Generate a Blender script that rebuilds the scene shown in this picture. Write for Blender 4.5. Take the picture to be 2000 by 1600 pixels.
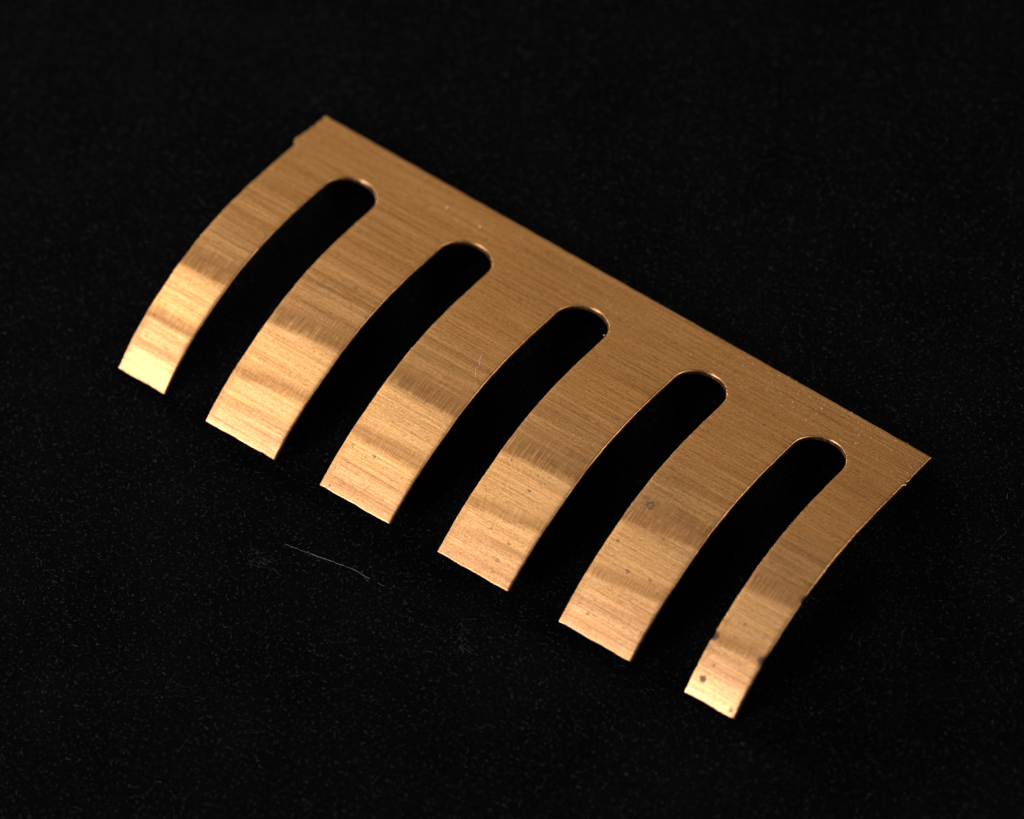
import bpy, math, random
import numpy as np
from mathutils import Matrix, Vector

random.seed(7); rng = np.random.default_rng(7)
for o in list(bpy.data.objects): bpy.data.objects.remove(o)
S = bpy.context.scene
COL = S.collection
MM = 0.001                                     # everything below is laid out in millimetres

# ------------------------------------------------------------------ camera
AZ, EL, ROLL = 0.6996, 0.99783, -0.10487
DIST, FPX = 600.78, 16829.87
TARGET = np.array([19.4548, -13.0662, 0.0])
view = np.array([math.sin(AZ)*math.cos(EL), -math.cos(AZ)*math.cos(EL), math.sin(EL)])
right = np.array([math.cos(AZ), math.sin(AZ), 0.0]); up = np.cross(view, right)
r2 = math.cos(ROLL)*right + math.sin(ROLL)*up
u2 = -math.sin(ROLL)*right + math.cos(ROLL)*up
cpos = (TARGET + view*DIST)*MM
cd = bpy.data.cameras.new('camera'); cam = bpy.data.objects.new('camera', cd); COL.objects.link(cam)
cam.matrix_world = Matrix(((r2[0], u2[0], view[0], cpos[0]), (r2[1], u2[1], view[1], cpos[1]),
                           (r2[2], u2[2], view[2], cpos[2]), (0, 0, 0, 1)))
cd.sensor_fit = 'HORIZONTAL'; cd.sensor_width = 36.0; cd.lens = FPX*36.0/2000.0
cd.clip_start = 0.01; cd.clip_end = 20.0
cd.dof.use_dof = True
cd.dof.focus_distance = (DIST - (16.6 - float(view @ TARGET)))*MM
cd.dof.aperture_fstop = 25.0
S.camera = cam

# ------------------------------------------------------------------ world, lamps, exposure
W = bpy.data.worlds.new('World'); S.world = W; W.use_nodes = True
W.node_tree.nodes['Background'].inputs[0].default_value = (0.9, 0.95, 1.0, 1)
W.node_tree.nodes['Background'].inputs[1].default_value = 0.004

def softbox(name, direction, dist, sx, sy, power, color, aim=(19.5, -13.0, 1.0)):
    l = bpy.data.lights.new(name, 'AREA'); l.shape = 'RECTANGLE'; l.size = sx*MM; l.size_y = sy*MM
    l.energy = power; l.color = color
    o = bpy.data.objects.new(name, l); COL.objects.link(o)
    d = Vector(direction).normalized(); a = Vector(aim)
    o.location = (a + d*dist)*MM
    o.rotation_euler = d.to_track_quat('Z', 'Y').to_euler()
    return o
softbox('softbox_front', (-0.40, -0.90, 0.36), 330, 150, 90, 1.02, (1.0, 0.94, 1.10))
softbox('softbox_top', (-0.58, -0.17, 0.79), 380, 180, 160, 0.57, (1.0, 0.95, 0.84))
softbox('softbox_back', (-0.52, 0.74, 0.62), 420, 330, 260, 0.14, (1.0, 0.76, 0.42))
softbox('softbox_side', (0.82, 0.39, 0.42), 420, 230, 190, 0.80, (1.0, 0.92, 0.80))
softbox('softbox_rake', (-0.90, 0.34, 0.25), 400, 90, 60, 1.6, (1.0, 0.95, 0.90))

S.view_settings.view_transform = 'Standard'; S.view_settings.look = 'None'
S.view_settings.exposure = 0.0; S.view_settings.gamma = 1.0
S.view_settings.use_curve_mapping = False
S.render.engine = 'CYCLES'

# ------------------------------------------------------------------ node helper
class NT:
    def __init__(s, name):
        s.m = bpy.data.materials.new(name); s.m.use_nodes = True; s.t = s.m.node_tree
        s.b = s.t.nodes['Principled BSDF']
    def n(s, typ, **kw):
        nd = s.t.nodes.new(typ)
        for k, v in kw.items(): setattr(nd, k, v)
        return nd
    def put(s, sock, val):
        if val is None: return
        if hasattr(val, 'is_output') or isinstance(val, bpy.types.NodeSocket): s.t.links.new(val, sock)
        else: sock.default_value = val
    def math(s, op, a, b=None, c=None, clamp=False):
        nd = s.n('ShaderNodeMath', operation=op, use_clamp=clamp)
        for i, v in enumerate((a, b, c)):
            s.put(nd.inputs[i], v) if v is not None else None
        return nd.outputs[0]
    def mapping(s, vec, scale, loc=(0, 0, 0)):
        nd = s.n('ShaderNodeMapping'); s.put(nd.inputs['Vector'], vec)
        nd.inputs['Scale'].default_value = scale; nd.inputs['Location'].default_value = loc
        return nd.outputs[0]
    def noise(s, vec, scale=1.0, detail=2.0, rough=0.5, dist=0.0):
        nd = s.n('ShaderNodeTexNoise'); s.put(nd.inputs['Vector'], vec)
        nd.inputs['Scale'].default_value = scale; nd.inputs['Detail'].default_value = detail
        nd.inputs['Roughness'].default_value = rough; nd.inputs['Distortion'].default_value = dist
        return nd.outputs['Fac']
    def rng(s, v, a, b, c=0.0, d=1.0, smooth=True):
        nd = s.n('ShaderNodeMapRange'); nd.interpolation_type = 'SMOOTHSTEP' if smooth else 'LINEAR'
        s.put(nd.inputs['Value'], v)
        for k, x in zip(('From Min', 'From Max', 'To Min', 'To Max'), (a, b, c, d)): nd.inputs[k].default_value = x
        return nd.outputs['Result']
    def mix(s, f, a, b):
        nd = s.n('ShaderNodeMix', data_type='RGBA'); s.put(nd.inputs[0], f)
        s.put(nd.inputs[6], a); s.put(nd.inputs[7], b); return nd.outputs[2]

# ------------------------------------------------------------------ the bronze sheet: layout
PITCH, SLOT, R = 10.0, 4.038, 2.019
SC, L, T, BEV = 5.615, 26.446, 0.40, 0.125
FW1, FW6 = 4.042, 4.071
KN = np.linspace(0, L, 7)
TH = np.array([0.27505, 0.28803, 0.25838, 0.07733, -0.16151, -0.32367, -0.57222])
dL = [-0.10333, 0.11225, 0.08015, 0.02801, 0.00447, -0.07032]
BEND = [0.002, 0.00886, 0.02871, 0.01368, -0.01049, -0.020]
CURL = [(18.5, .17), (24.6, .12), (25.8, .02), (25.8, .02), (24, .02), (21.0, .14)]
SKEW = [0.04727, -0.03092, -0.12488, -0.15391, -0.01112, 0.26341]
ss_d = np.linspace(0, L, 1601)
def facet_angle():
    a = np.interp(ss_d, KN, TH)
    edges = [0, 9.6, 11.8, 13.8, 15.8, 17.9, 21.6, 22.4, 24.0, L]
    f = a.copy()
    for e0, e1 in zip(edges[:-1], edges[1:]):
        m = (ss_d >= e0) & (ss_d <= e1)
        if e0 > 0: f[m] = a[m].mean()
    k = np.exp(-0.5*(np.arange(-60, 61)*(ss_d[1])/0.22)**2); k /= k.sum()
    f = np.convolve(np.pad(f, 60, mode='edge'), k, mode='valid')
    a = np.convolve(np.pad(a, 60, mode='edge'), k, mode='valid')
    w = np.clip((ss_d-8)/3, 0, 1)*FACET
    return a*(1-w) + f*w
FACET = 0.55
ANG = facet_angle()
PROF = []
for i in range(6):
    ramp = np.clip((ss_d-SC)/(L-SC), 0, 1)
    a = ANG + BEND[i]*ramp - CURL[i][1]*np.clip((ss_d-CURL[i][0])/(L-CURL[i][0]), 0, 1)
    dsv = (L/1600)*np.where(ss_d > SC, 1 + dL[i]/(L-SC), 1)[1:]
    am = (a[1:]+a[:-1])/2
    y = -np.concatenate([[0], np.cumsum(np.cos(am)*dsv)]); z = np.concatenate([[0], np.cumsum(np.sin(am)*dsv)])
    PROF.append((SKEW[i]*ramp, y, z, a))
def place(strip, u, s, depth):
    """point of the bent sheet: u along the long edge, s along the finger, depth below the upper face"""
    X, Y, Z, A = PROF[strip]
    x = u + np.interp(s, ss_d, X); y = np.interp(s, ss_d, Y); z = np.interp(s, ss_d, Z); a = np.interp(s, ss_d, A)
    if s < 0: y, z = -s*math.cos(A[0]), s*math.sin(A[0])
    ny, nz = math.sin(a), math.cos(a)
    y -= ny*depth; z -= nz*depth
    z -= 0.25*(1 + y/25.4)
    return (x*MM, y*MM, z*MM)

# rows of s
rows = list(np.linspace(0, SC-R, 27)[:-1])
beta = np.linspace(math.pi/2, 0, 22)
JA = len(rows)
rows += list(SC - R*np.sin(beta)); JS = len(rows)-1
rows += list(np.linspace(SC, L, 160)[1:]); N = len(rows)-1
def wob(seed, amp, s, f=1.0):
    return amp*(math.sin(s*2.1*f+seed*1.7)+0.6*math.sin(s*5.3*f+seed*3.1)+0.5*math.sin(s*11.7*f+seed*5.9)+0.4*math.sin(s*23*f+seed*0.7))
uL = np.zeros((6, N+1)); uR = np.zeros((6, N+1))
cen = [PITCH*k for k in range(5)]
for j, s in enumerate(rows):
    h = 0.0 if j <= JA else (R if s >= SC else math.sqrt(max(0, R*R-(SC-s)**2)))
    for i in range(6):
        amp = 0.006 if j > JA else 0.0
        l = cen[0]-R-FW1 if i == 0 else cen[i-1]+h + wob(i, amp, s)
        r = cen[4]+R+FW6 if i == 5 else cen[i]-h + wob(i+9, amp, s)
        if i == 0:
            l += wob(21, .010, s)
            if s < 3.35: l -= 0.09 + 0.27*(s/3.35)**1.6 + 0.04*math.sin(s*9)      # flared shear edge ending in a burr
            elif s < 3.7: l += -0.10*(3.7-s)/.35
        if i == 5:
            r += wob(31, .010, s)
            r += 0.15*math.exp(-((s-3.85)/.13)**2) + 0.06*math.exp(-((s-3.3)/.3)**2)
            r -= 0.09*math.exp(-((s-16.75)/.30)**2) + 0.07*math.exp(-((s-21.9)/.35)**2)
            l += 0.10*math.exp(-((s-22.0)/.28)**2) + 0.05*math.exp(-((s-24.4)/.12)**2)
        uL[i, j] = l; uR[i, j] = r
NC = 12
verts = []; vstrip = []; vuv = []; vedge = []
gid = -np.ones((6, N+1, NC+1), int)
UV = []                                                # (strip,u,s)
for j, s in enumerate(rows):
    for i in range(6):
        for c in range(NC+1):
            if i > 0 and c == 0 and j <= JA: gid[i, j, 0] = gid[i-1, j, NC]; continue
            u = uL[i, j] + (uR[i, j]-uL[i, j])*c/NC
            sv = s
            if s < 3.0: sv = s + (1-s/3.0)*(-(0.295 - 0.0121*(u+6.06)) + 0.012*math.sin(u*3.1)+.008*math.sin(u*9.7))
            if j == N: sv = s + 0.02*math.sin(u*2.3+i)+.012*math.sin(u*7.9)
            gid[i, j, c] = len(UV); UV.append((i, u, sv))
faces = []
for j in range(N):
    for i in range(6):
        for c in range(NC):
            f = [gid[i, j, c], gid[i, j, c+1], gid[i, j+1, c+1], gid[i, j+1, c]]
            faces.append((f, j))
# closed outline
out = [(gid[i, 0, c], 0) for i in range(6) for c in range(NC+1) if not (i > 0 and c == 0)]
out += [(gid[5, j, NC], j) for j in range(1, N+1)]
for i in range(5, -1, -1):
    out += [(gid[i, N, c], N) for c in range(NC-1, -1, -1)]
    if i > 0:
        out += [(gid[i, j, 0], j) for j in range(N-1, JA, -1)]
        out += [(gid[i, JA, 0], JA)]
        out += [(gid[i-1, j, NC], j) for j in range(JA+1, N+1)]
    else:
        out += [(gid[0, j, 0], j) for j in range(N-1, 0, -1)]
P2 = np.array([[UV[g][1], UV[g][2]] for g, _ in out]); M = len(out)
e = np.roll(P2, -1, 0)-P2; e /= np.linalg.norm(e, axis=1)[:, None]
nrm = np.stack([e[:, 1], -e[:, 0]], -1)                # outward: outline runs clockwise seen with s downward
n0 = np.roll(nrm, 1, 0); nm = n0+nrm; nm /= np.linalg.norm(nm, axis=1)[:, None]
mit = 1/np.clip((nm*nrm).sum(1), .55, 1)
inner = nm*mit[:, None]
strip_of = [UV[g][0] for g, _ in out]
UV = [list(x) for x in UV]; depth = [0.0]*len(UV)
rings = [[g for g, _ in out]]
C45 = 1-math.sqrt(.5)
BD = .10
ROLL_OVER = np.clip(.75 + nm[:, 0]*1.2, .25, 1.0)
for ins, dep in ((BEV*(1-math.sin(.5)), BD*(1-math.cos(.5))), (BEV*(1-math.sin(1.0)), BD*(1-math.cos(1.0))), (0, BD), (0, T-.05), (.05, T)):
    ring = []
    for k in range(M):
        p = P2[k]-inner[k]*ins*ROLL_OVER[k]
        if BD+.001 < dep < T-.001: p = p + inner[k]*0.02*math.sin(k*1.3)*math.sin(k*.37)
        ring.append(len(UV)); UV.append([strip_of[k], p[0], p[1]]); depth.append(dep)
    rings.append(ring)
for k in range(M):
    p = P2[k]-inner[k]*BEV*ROLL_OVER[k]; UV[rings[0][k]][1] = p[0]; UV[rings[0][k]][2] = p[1]
for a, b in zip(rings[:-1], rings[1:]):
    for k in range(M):
        k2 = (k+1) % M
        faces.append(([a[k2], a[k], b[k], b[k2]], min(out[k][1], out[k2][1])))
# underside: a copy of the grid one thickness lower
und = {}
ring_in = {g: rings[-1][k] for k, (g, _) in enumerate(out)}
for j in range(N):
    for i in range(6):
        for c in range(NC):
            f = []
            for g in (gid[i, j, c], gid[i, j+1, c], gid[i, j+1, c+1], gid[i, j, c+1]):
                if g in ring_in: f.append(ring_in[g])
                else:
                    if g not in und: und[g] = len(UV); UV.append(list(UV[g])); depth.append(T)
                    f.append(und[g])
            faces.append((f, j))
co = [place(st, u, s, d) for (st, u, s), d in zip(UV, depth)]
zmin = min(c[2] for c in co)
GZ = zmin - 0.01*MM                                   # the paper's height: the lowest corner of the sheet touches it
whole = bpy.data.meshes.new('whole'); whole.from_pydata(co, [], [f for f, _ in faces])
import bmesh
bm = bmesh.new(); bm.from_mesh(whole); bmesh.ops.recalc_face_normals(bm, faces=bm.faces); bm.to_mesh(whole); bm.free()
vn = [tuple(v.normal) for v in whole.vertices]
final_faces = [tuple(p.vertices) for p in whole.polygons]
# smooth vertex normals on the faces: weight by area so that the narrow bevel does not tilt the broad face
acc = np.zeros((len(co), 3))
for p in whole.polygons:
    w = np.array(p.normal)*p.area**1.0
    for v in p.vertices: acc[v] += w
acc /= np.maximum(np.linalg.norm(acc, axis=1), 1e-20)[:, None]
bpy.data.meshes.remove(whole)

# ------------------------------------------------------------------ bronze material
def bronze():
    k = NT('brushed_bronze')
    uv = k.n('ShaderNodeUVMap', uv_map='sheet').outputs[0]
    sep = k.n('ShaderNodeSeparateXYZ'); k.put(sep.inputs[0], uv); U, V = sep.outputs[0], sep.outputs[1]
    ed = k.n('ShaderNodeAttribute', attribute_name='edge_distance').outputs['Fac']
    st1 = k.noise(k.mapping(uv, (0.09, 8.0, 1)), 1.0, 3.0, .6)
    st2 = k.noise(k.mapping(uv, (0.17, 15.0, 1), (3, 7, 0)), 1.0, 2.0, .6)
    st3 = k.noise(k.mapping(uv, (0.10, 2.2, 1), (11, 1, 0)), 1.0, 3.0, .6)
    cr = k.noise(k.mapping(uv, (11.0, 0.55, 1), (5, 2, 0)), 1.0, 3.0, .6)
    bl = k.noise(k.mapping(uv, (0.5, 0.5, 1)), 1.0, 4.0, .6)
    gr = k.noise(uv, 8.0, 4.0, .7)
    gs = k.noise(k.mapping(uv, (3.5, 12.0, 1), (1, 9, 0)), 1.0, 3.0, .8)
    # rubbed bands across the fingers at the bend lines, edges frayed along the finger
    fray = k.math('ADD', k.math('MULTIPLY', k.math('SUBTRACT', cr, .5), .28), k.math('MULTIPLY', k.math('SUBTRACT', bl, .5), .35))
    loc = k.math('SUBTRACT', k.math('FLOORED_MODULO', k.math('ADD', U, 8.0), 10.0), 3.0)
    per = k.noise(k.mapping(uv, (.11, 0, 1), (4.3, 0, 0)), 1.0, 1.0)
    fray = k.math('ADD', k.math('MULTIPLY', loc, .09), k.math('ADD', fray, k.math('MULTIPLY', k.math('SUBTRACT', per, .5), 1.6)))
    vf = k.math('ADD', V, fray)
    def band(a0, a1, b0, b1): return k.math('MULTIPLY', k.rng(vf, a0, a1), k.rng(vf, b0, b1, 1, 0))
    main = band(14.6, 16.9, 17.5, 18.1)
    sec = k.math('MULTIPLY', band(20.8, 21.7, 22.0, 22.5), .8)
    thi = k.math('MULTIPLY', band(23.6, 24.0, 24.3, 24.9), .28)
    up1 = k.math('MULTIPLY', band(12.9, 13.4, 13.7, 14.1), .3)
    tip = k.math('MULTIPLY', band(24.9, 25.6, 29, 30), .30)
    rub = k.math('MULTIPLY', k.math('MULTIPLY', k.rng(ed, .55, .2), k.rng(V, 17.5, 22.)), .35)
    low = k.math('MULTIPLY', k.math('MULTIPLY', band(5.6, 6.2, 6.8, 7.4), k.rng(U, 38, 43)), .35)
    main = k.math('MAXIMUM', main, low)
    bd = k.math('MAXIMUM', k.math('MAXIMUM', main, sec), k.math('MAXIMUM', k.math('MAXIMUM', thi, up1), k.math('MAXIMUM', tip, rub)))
    # base colour
    c = k.mix(k.rng(st1, .38, .62), (.60, .305, .110, 1), (.87, .475, .190, 1))
    c = k.mix(k.math('MULTIPLY', k.rng(st2, .56, .68), .75), c, (1.0, .64, .34, 1))
    c = k.mix(k.math('MULTIPLY', k.rng(st2, .46, .34), .60), c, (.40, .175, .06, 1))
    c = k.mix(k.math('MULTIPLY', k.rng(bl, .45, .75), .22), c, (.60, .29, .12, 1))
    c = k.mix(k.math('MULTIPLY', k.rng(gs, .48, .36), .40), c, (.36, .165, .06, 1))
    c = k.mix(k.math('MULTIPLY', k.rng(gs, .54, .66), .40), c, (1.0, .64, .36, 1))
    c = k.mix(k.math('MULTIPLY', k.rng(gr, .48, .36), .55), c, (.30, .13, .042, 1))
    c = k.mix(k.math('MULTIPLY', k.rng(gr, .54, .68), .50), c, (1.0, .66, .34, 1))
    ds = k.noise(k.mapping(uv, (1.6, 7.5, 1), (7, 3, 0)), 1.0, 2.0, .6)
    c = k.mix(k.math('MULTIPLY', k.rng(ds, .40, .30), .60), c, (.26, .11, .038, 1))
    c = k.mix(k.math('MULTIPLY', k.rng(ds, .62, .72), .55), c, (1.0, .68, .36, 1))
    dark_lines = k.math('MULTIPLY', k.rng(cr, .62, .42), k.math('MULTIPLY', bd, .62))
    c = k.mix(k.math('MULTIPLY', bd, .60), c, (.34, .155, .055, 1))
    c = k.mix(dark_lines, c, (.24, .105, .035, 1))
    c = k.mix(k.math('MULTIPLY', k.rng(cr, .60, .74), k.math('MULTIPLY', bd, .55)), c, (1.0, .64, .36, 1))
    # tarnish freckles, thicker towards the last two fingers
    vo = k.n('ShaderNodeTexVoronoi'); k.put(vo.inputs['Vector'], k.mapping(uv, (1.1, 1.9, 1))); vo.inputs['Scale'].default_value = 1.0
    sz = k.n('ShaderNodeSeparateColor'); k.put(sz.inputs[0], vo.outputs['Color'])
    lim = k.math('MULTIPLY', k.math('POWER', sz.outputs[0], 5.0), k.rng(U, -10, 44, .10, .24))
    sp = k.rng(k.math('SUBTRACT', k.math('ADD', vo.outputs['Distance'], k.math('MULTIPLY', k.math('SUBTRACT', gr, .5), .34)), lim), .02, -.035)
    vo2 = k.n('ShaderNodeTexVoronoi'); k.put(vo2.inputs['Vector'], k.mapping(uv, (3.4, 4.2, 1), (2.3, .7, 0))); vo2.inputs['Scale'].default_value = 1.0
    sz2 = k.n('ShaderNodeSeparateColor'); k.put(sz2.inputs[0], vo2.outputs['Color'])
    lim2 = k.math('MULTIPLY', k.math('POWER', sz2.outputs[1], 4.0), .20)
    sp2 = k.rng(k.math('SUBTRACT', k.math('ADD', vo2.outputs['Distance'], k.math('MULTIPLY', k.math('SUBTRACT', gs, .5), .4)), lim2), .03, -.05)
    stain = k.math('MAXIMUM', k.math('MULTIPLY', sp, .65), k.math('MULTIPLY', sp2, .75))
    def spot(u, s, r, ring=0.0, amount=1.0):
        dd = k.n('ShaderNodeVectorMath', operation='DISTANCE'); k.put(dd.inputs[0], uv); dd.inputs[1].default_value = (u, s, 0)
        d = k.math('ADD', dd.outputs['Value'], k.math('MULTIPLY', k.math('SUBTRACT', gr, .5), r*1.9))
        m = k.rng(d, r, r*.65)
        if ring: m = k.math('MULTIPLY', m, k.rng(d, r*ring*.4, r*ring, .35, 1))
        return k.math('MULTIPLY', m, amount)
    grey = None
    for a in ((33.21, 16.2, .36, .7, 1.0), (42.84, 25.0, .32, 0, .8), (42.12, 22.0, .40, 0, .85), (46.0, 21.9, .44, 0, .85),
              (45.65, 25.95, .20, 0, .55), (46.1, 16.7, .30, 0, .8), (26.2, 24.9, .20, 0, .5), (24.6, 23.2, .12, 0, .4),
              (43.1, 23.8, .16, 0, .5), (5.7, 12.6, .22, 0, .6), (12.7, 22.9, .16, 0, .4)):
        s_ = spot(*a); grey = s_ if grey is None else k.math('MAXIMUM', grey, s_)
    c = k.mix(stain, c, (.11, .055, .028, 1))
    c = k.mix(grey, c, (.06, .042, .032, 1))
    k.put(k.b.inputs['Base Color'], c)
    k.put(k.b.inputs['Metallic'], k.math('SUBTRACT', 1.0, k.math('MULTIPLY', k.math('MAXIMUM', stain, grey), .35)))
    ro = k.math('ADD', k.rng(st3, .3, .7, .36, .46), k.math('MULTIPLY', k.math('MAXIMUM', stain, grey), .2))
    k.put(k.b.inputs['Roughness'], ro)
    k.b.inputs['Anisotropic'].default_value = .45
    k.put(k.b.inputs['Anisotropic Rotation'], k.math('SUBTRACT', .25, k.math('MULTIPLY', bd, .10)))
    tg = k.n('ShaderNodeTangent', direction_type='UV_MAP', uv_map='sheet'); k.put(k.b.inputs['Tangent'], tg.outputs[0])
    h = k.math('ADD', k.math('MULTIPLY', st1, .5), k.math('MULTIPLY', st2, .5))
    h = k.math('ADD', h, k.math('MULTIPLY', k.math('MULTIPLY', cr, bd), 1.6))
    h = k.math('ADD', h, k.math('MULTIPLY', gs, .5))
    h = k.math('SUBTRACT', h, k.math('MULTIPLY', stain, .3))
    bp = k.n('ShaderNodeBump'); bp.inputs['Strength'].default_value = .55; bp.inputs['Distance'].default_value = .020*MM
    k.put(bp.inputs['Height'], h); k.put(k.b.inputs['Normal'], bp.outputs[0])
    return k.m
BRONZE = bronze()

# ------------------------------------------------------------------ split into plate and fingers (one continuous sheet)
comb = bpy.data.objects.new('bronze_spring_comb', None); COL.objects.link(comb)
comb.location = (19.5*MM, -12.7*MM, GZ); comb.empty_display_size = .01
comb['label'] = 'brushed bronze sheet comb with six bent fingers lying on black paper'; comb['category'] = 'metal comb'
base = np.array(comb.location)
def edge_dist(st, u, s):
    j = int(np.clip(np.searchsorted(rows, s), 0, N))
    return min(u-uL[st, j], uR[st, j]-u) if s > SC else 5.0
def part(name, sel, label=None):
    idx = {}; fl = []; vs = []
    for fi, (f, (_, j)) in enumerate(zip(final_faces, faces)):
        if sel(f, j):
            g = []
            for v in f:
                if v not in idx: idx[v] = len(idx); vs.append(v)
                g.append(idx[v])
            fl.append(g)
    me = bpy.data.meshes.new(name); me.from_pydata([tuple(np.array(co[v])-base) for v in vs], [], fl)
    me.polygons.foreach_set('use_smooth', [True]*len(fl))
    lay = me.uv_layers.new(name='sheet')
    at = me.attributes.new('edge_distance', 'FLOAT', 'POINT')
    for q, v in enumerate(vs): at.data[q].value = float(edge_dist(*UV[v]))
    for lp in me.loops: lay.data[lp.index].uv = UV[vs[lp.vertex_index]][1:3]
    me.materials.append(BRONZE)
    me.normals_split_custom_set_from_vertices([tuple(acc[v]) for v in vs])
    o = bpy.data.objects.new(name, me); COL.objects.link(o); o.parent = comb
    if label: o['label'] = label
    return o
part('plate', lambda f, j: j < JS)
for i in range(6):
    part('finger', lambda f, j, i=i: j >= JS and UV[f[0]][0] == i)

# ------------------------------------------------------------------ black paper
def paper_mat():
    k = NT('black_paper')
    oc = k.n('ShaderNodeTexCoord').outputs['Object']
    a = k.noise(oc, 4200, 4, .65); b = k.noise(oc, 120, 4, .6); d = k.noise(oc, 35, 3, .5)
    c = k.mix(k.rng(b, .3, .7), (.0004, .0004, .0005, 1), (.0012, .0012, .0014, 1))
    c = k.mix(k.rng(a, .56, .74), c, (.026, .026, .0285, 1))
    k.put(k.b.inputs['Base Color'], c)
    k.b.inputs['Roughness'].default_value = .95; k.b.inputs['Specular IOR Level'].default_value = .02
    bp = k.n('ShaderNodeBump'); bp.inputs['Strength'].default_value = .8; bp.inputs['Distance'].default_value = .12*MM
    k.put(bp.inputs['Height'], k.math('ADD', a, k.math('MULTIPLY', b, 1.5))); k.put(k.b.inputs['Normal'], bp.outputs[0])
    return k.m
n = 160; half = 260*MM
gx = np.linspace(-half, half, n+1)
pv = []
for yy in gx:
    for xx in gx:
        x, y = xx/MM, yy/MM
        pv.append((xx+19.5*MM, yy-13*MM, 0))
pf = [(r*(n+1)+c, r*(n+1)+c+1, (r+1)*(n+1)+c+1, (r+1)*(n+1)+c) for r in range(n) for c in range(n)]
me = bpy.data.meshes.new('paper'); me.from_pydata(pv, [], pf); me.materials.append(paper_mat())
paper = bpy.data.objects.new('paper', me); COL.objects.link(paper); paper.location.z = GZ
paper['kind'] = 'structure'

# fibres standing out of the paper: three-sided hairs, one mesh
def tubes(paths, radii):
    """paths: (n, k, 3) in mm -> verts, faces of three-sided tubes"""
    nP, k, _ = paths.shape
    t = np.gradient(paths, axis=1); t /= np.maximum(np.linalg.norm(t, axis=2), 1e-9)[..., None]
    upv = np.array([0, 0, 1.0]); s = np.cross(t, upv); s /= np.maximum(np.linalg.norm(s, axis=2), 1e-6)[..., None]; w = np.cross(s, t)
    V = []
    taper = np.ones(k); taper[0] = taper[-1] = .35
    for q in range(3):
        an = 2*math.pi*q/3 + math.pi/2
        V.append(paths + (s*math.cos(an)+w*math.sin(an))*(radii[:, None]*taper[None])[..., None])
    V = np.stack(V, 2).reshape(-1, 3)
    base_i = (np.arange(nP)*k*3)[:, None, None]
    ring = (np.arange(k-1)*3)[None, :, None]; q = np.arange(3)[None, None, :]; q2 = (q+1) % 3
    a = base_i+ring+q; b = base_i+ring+q2; F = np.stack([a, b, b+3, a+3], -1).reshape(-1, 4)
    return V, F
def mesh_np(name, V, F, mat):
    me = bpy.data.meshes.new(name)
    me.vertices.add(len(V)); me.vertices.foreach_set('co', (V*MM).astype(np.float32).ravel())
    me.loops.add(F.size); me.loops.foreach_set('vertex_index', F.astype(np.int32).ravel())
    me.polygons.add(len(F)); me.polygons.foreach_set('loop_start', (np.arange(len(F))*4).astype(np.int32))
    me.update(calc_edges=True); me.validate()
    me.materials.append(mat); return me
def fibre_mat(name, lo, hi, power):
    k = NT(name)
    r = k.n('ShaderNodeNewGeometry').outputs['Random Per Island']
    k.put(k.b.inputs['Base Color'], k.mix(k.math('POWER', r, power), lo, hi))
    k.b.inputs['Roughness'].default_value = .6; k.b.inputs['Specular IOR Level'].default_value = .25
    return k.m
def fibre_paths(nf, x0, x1, y0, y1, lmin, lmax, lift, k=5):
    c = np.stack([rng.uniform(x0, x1, nf), rng.uniform(y0, y1, nf)], -1)
    ang = rng.normal(.35, .9, nf); curv = rng.normal(0, .7, nf)
    ln = lmin + (lmax-lmin)*rng.random(nf)**2.2
    tt = np.linspace(-.5, .5, k)[None]
    th = ang[:, None] + curv[:, None]*tt
    st = ln[:, None]/(k-1)
    x = np.cumsum(np.cos(th)*st, 1); y = np.cumsum(np.sin(th)*st, 1)
    z = lift*rng.random(nf)[:, None]*(1-(2*tt+rng.normal(0, .5, nf)[:, None])**2)
    P = np.stack([c[:, :1]+x, c[:, 1:]+y, np.clip(z, -.03, None)], -1)
    return P
P = fibre_paths(120000, -42, 76, -66, 46, .08, .55, .05, 4)
V, F = tubes(P, rng.uniform(.003, .0075, len(P)))
fo = bpy.data.objects.new('paper_fibres', mesh_np('paper_fibres', V, F, fibre_mat('paper_fibre', (.002, .002, .0025, 1), (.13, .13, .14, 1), 4.5)))
COL.objects.link(fo); fo.location.z = GZ
fo['kind'] = 'stuff'; fo['label'] = 'short dark fibres standing up all over the black paper'; fo['category'] = 'paper fibres'

# ------------------------------------------------------------------ small loose things
DIM = fibre_mat('dim_lint', (.22, .22, .225, 1), (.42, .42, .43, 1), 1.0)
PALE = fibre_mat('pale_lint', (.5, .5, .5, 1), (.7, .7, .7, 1), 1.0)
def smooth_path(pts, k):
    pts = np.array(pts, float); t = np.linspace(0, 1, len(pts)); tt = np.linspace(0, 1, k)
    return np.stack([np.interp(tt, t, pts[:, q]) for q in range(3)], -1)
def thing(name, V, F, mat, loc, label, cat, group=None):
    o = bpy.data.objects.new(name, mesh_np(name, V-np.array(loc)[None], F, mat)); COL.objects.link(o)
    o.location = np.array(loc)*MM + np.array([0, 0, GZ])
    o['label'] = label; o['category'] = cat
    if group: o['group'] = group
    return o
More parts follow.
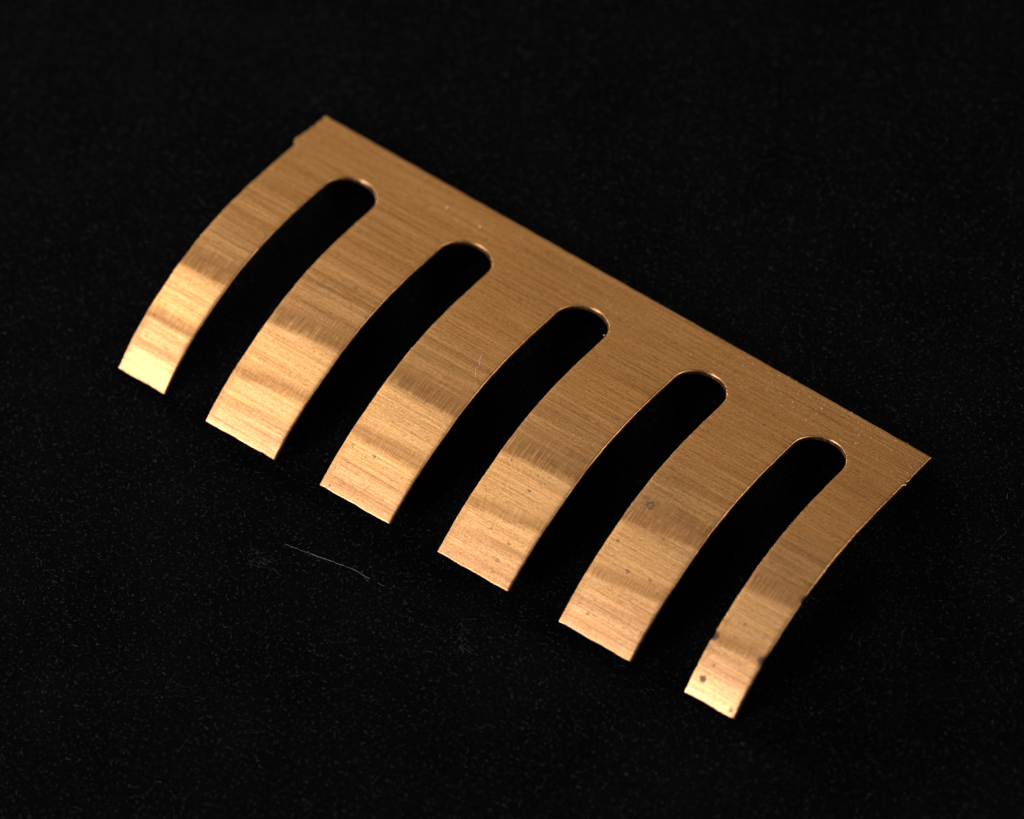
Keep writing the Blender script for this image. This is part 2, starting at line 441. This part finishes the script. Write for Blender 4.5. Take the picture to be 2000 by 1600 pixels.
# long pale hair in front of the third finger
hp = smooth_path([(12.26, -30.27, .02), (13.3, -30.12, .03), (14.33, -29.92, .03), (16.0, -29.62, .03), (17.44, -29.38, .04), (18.5, -29.38, .03), (19.6, -29.36, .03), (20.5, -29.2, .02)], 60)
hp[:, 1] += .006*np.sin(np.arange(60)*.9)+.010*rng.normal(size=60)
segs = [hp[a:b] for a, b in ((0, 16), (15, 31), (30, 46), (49, 56), (58, 60))]
V1 = np.zeros((0, 3)); F1 = np.zeros((0, 4), int)
for q, sg in enumerate(segs):
    v_, f_ = tubes(smooth_path(sg, 16)[None], np.array([(.006, .008, .0075, .005, .004)[q]])); F1 = np.concatenate([F1, f_+len(V1)]); V1 = np.concatenate([V1, v_])
nb = fibre_paths(4, 12.5, 20, -30.1, -29.2, .2, .6, .05)
V2, F2 = tubes(nb, np.full(4, .006))
thing('lint_hair', np.concatenate([V1, V2]), np.concatenate([F1, F2+len(V1)]), DIM, (17, -29.5, 0),
      'long thin pale hair on the black paper below the third finger', 'hair')
def tuft(c, nf, spread, lmax, label, ang=None):
    P = fibre_paths(nf, -spread[0], spread[0], -spread[1], spread[1], .2, lmax, .15)
    if ang is not None:
        ca, sa = math.cos(ang), math.sin(ang); P = np.stack([P[..., 0]*ca-P[..., 1]*sa, P[..., 0]*sa+P[..., 1]*ca, P[..., 2]], -1)
    P = P+np.array([c[0], c[1], .02]); V, F = tubes(P, rng.uniform(.004, .009, nf))
    thing('lint_tuft', V, F, fibre_mat('grey_lint', (.01, .01, .011, 1), (.10, .10, .11, 1), 2.0), (c[0], c[1], 0), label, 'lint', 'lint tufts on the paper')
tuft((11.3, -32.3), 46, (.9, .45), 1.3, 'small grey tuft of lint left of the long pale hair')
tuft((26.5, -29.2), 34, (1.5, .18), .9, 'narrow grey streak of lint on the paper below the fourth finger tip', ang=-1.05)
tuft((47.8, -26.6), 26, (.8, .5), .9, 'faint grey lint on the paper just below the last finger tip')

def on_sheet(strip, u, s, h=0.0):
    p = np.array(place(strip, u, s, -h))/MM; p[2] -= GZ/MM; return p
hp = np.array([on_sheet(2, 12.02+a, b, .03) for a, b in ((4.35, 12.2), (4.45, 12.7), (4.75, 13.2), (4.78, 13.7), (5.15, 14.2))])
hp = smooth_path(hp, 14)
V, F = tubes(hp[None], np.array([.011]))
thing('lint_hair', V, F, PALE, tuple(hp[7]*np.array([1, 1, 1])), 'tiny pale hair lying on the third finger near its right edge', 'hair')

# dust grains and added golden glints of the metal, both as small irregular crumbs
cube = np.array([(-1, -1, -1), (1, -1, -1), (1, 1, -1), (-1, 1, -1), (-1, -1, 1), (1, -1, 1), (1, 1, 1), (-1, 1, 1)], float)
cf = np.array([(0, 3, 2, 1), (4, 5, 6, 7), (0, 1, 5, 4), (1, 2, 6, 5), (2, 3, 7, 6), (3, 0, 4, 7)])
VV = []; FF = []
def grain(strip, u, s, r):
    a = rng.uniform(0, 6.28); c_, s_ = math.cos(a), math.sin(a)
    v = cube*rng.uniform(.5, 1.1, (8, 3))*r; v = np.stack([v[:, 0]*c_-v[:, 1]*s_, v[:, 0]*s_+v[:, 1]*c_, v[:, 2]*.6], -1)
    FF.append(cf+8*len(VV)); VV.append(v+on_sheet(strip, u, s, r*.5))
for q in range(420):
    u = 46-abs(rng.normal(0, 17)) if q < 350 else rng.uniform(-4, 46)
    s = rng.uniform(.3, 3.4)
    grain(int(np.clip((u+5)//10, 0, 5)), u, s, rng.uniform(.010, .029))
for q in range(60):
    i = int(rng.integers(0, 6)); s = rng.uniform(6, 25); w = 6.0 if 0 < i < 5 else 4.0
    l = uL[i, int(np.searchsorted(rows, s))]; grain(i, l+rng.uniform(.2, w-.2), s, rng.uniform(.010, .022))
for (i, u, s, r) in ((0, 6.0, 1.9, .06), (1, 8.9, 2.0, .075), (1, 7.2, 2.4, .05), (3, 23.0, 18.3, .085), (3, 21.9, 5.4, .05), (4, 37.6, 1.4, .06), (5, 42.6, 17.0, .06)):
    grain(min(i, 5), u, s, r)
DUST_GLINT = fibre_mat('pale_dust_glint', (.45, .30, .16, 1), (.8, .70, .56, 1), 1.0)  # warm tint puts the metal's golden glints into the grain colour
do = bpy.data.objects.new('dust_grains', mesh_np('dust_grains', np.concatenate(VV), np.concatenate(FF), DUST_GLINT)); COL.objects.link(do); do.location.z = GZ
do['kind'] = 'stuff'; do['label'] = 'pale dust grains and painted golden glints scattered over the bronze sheet'; do['category'] = 'dust'
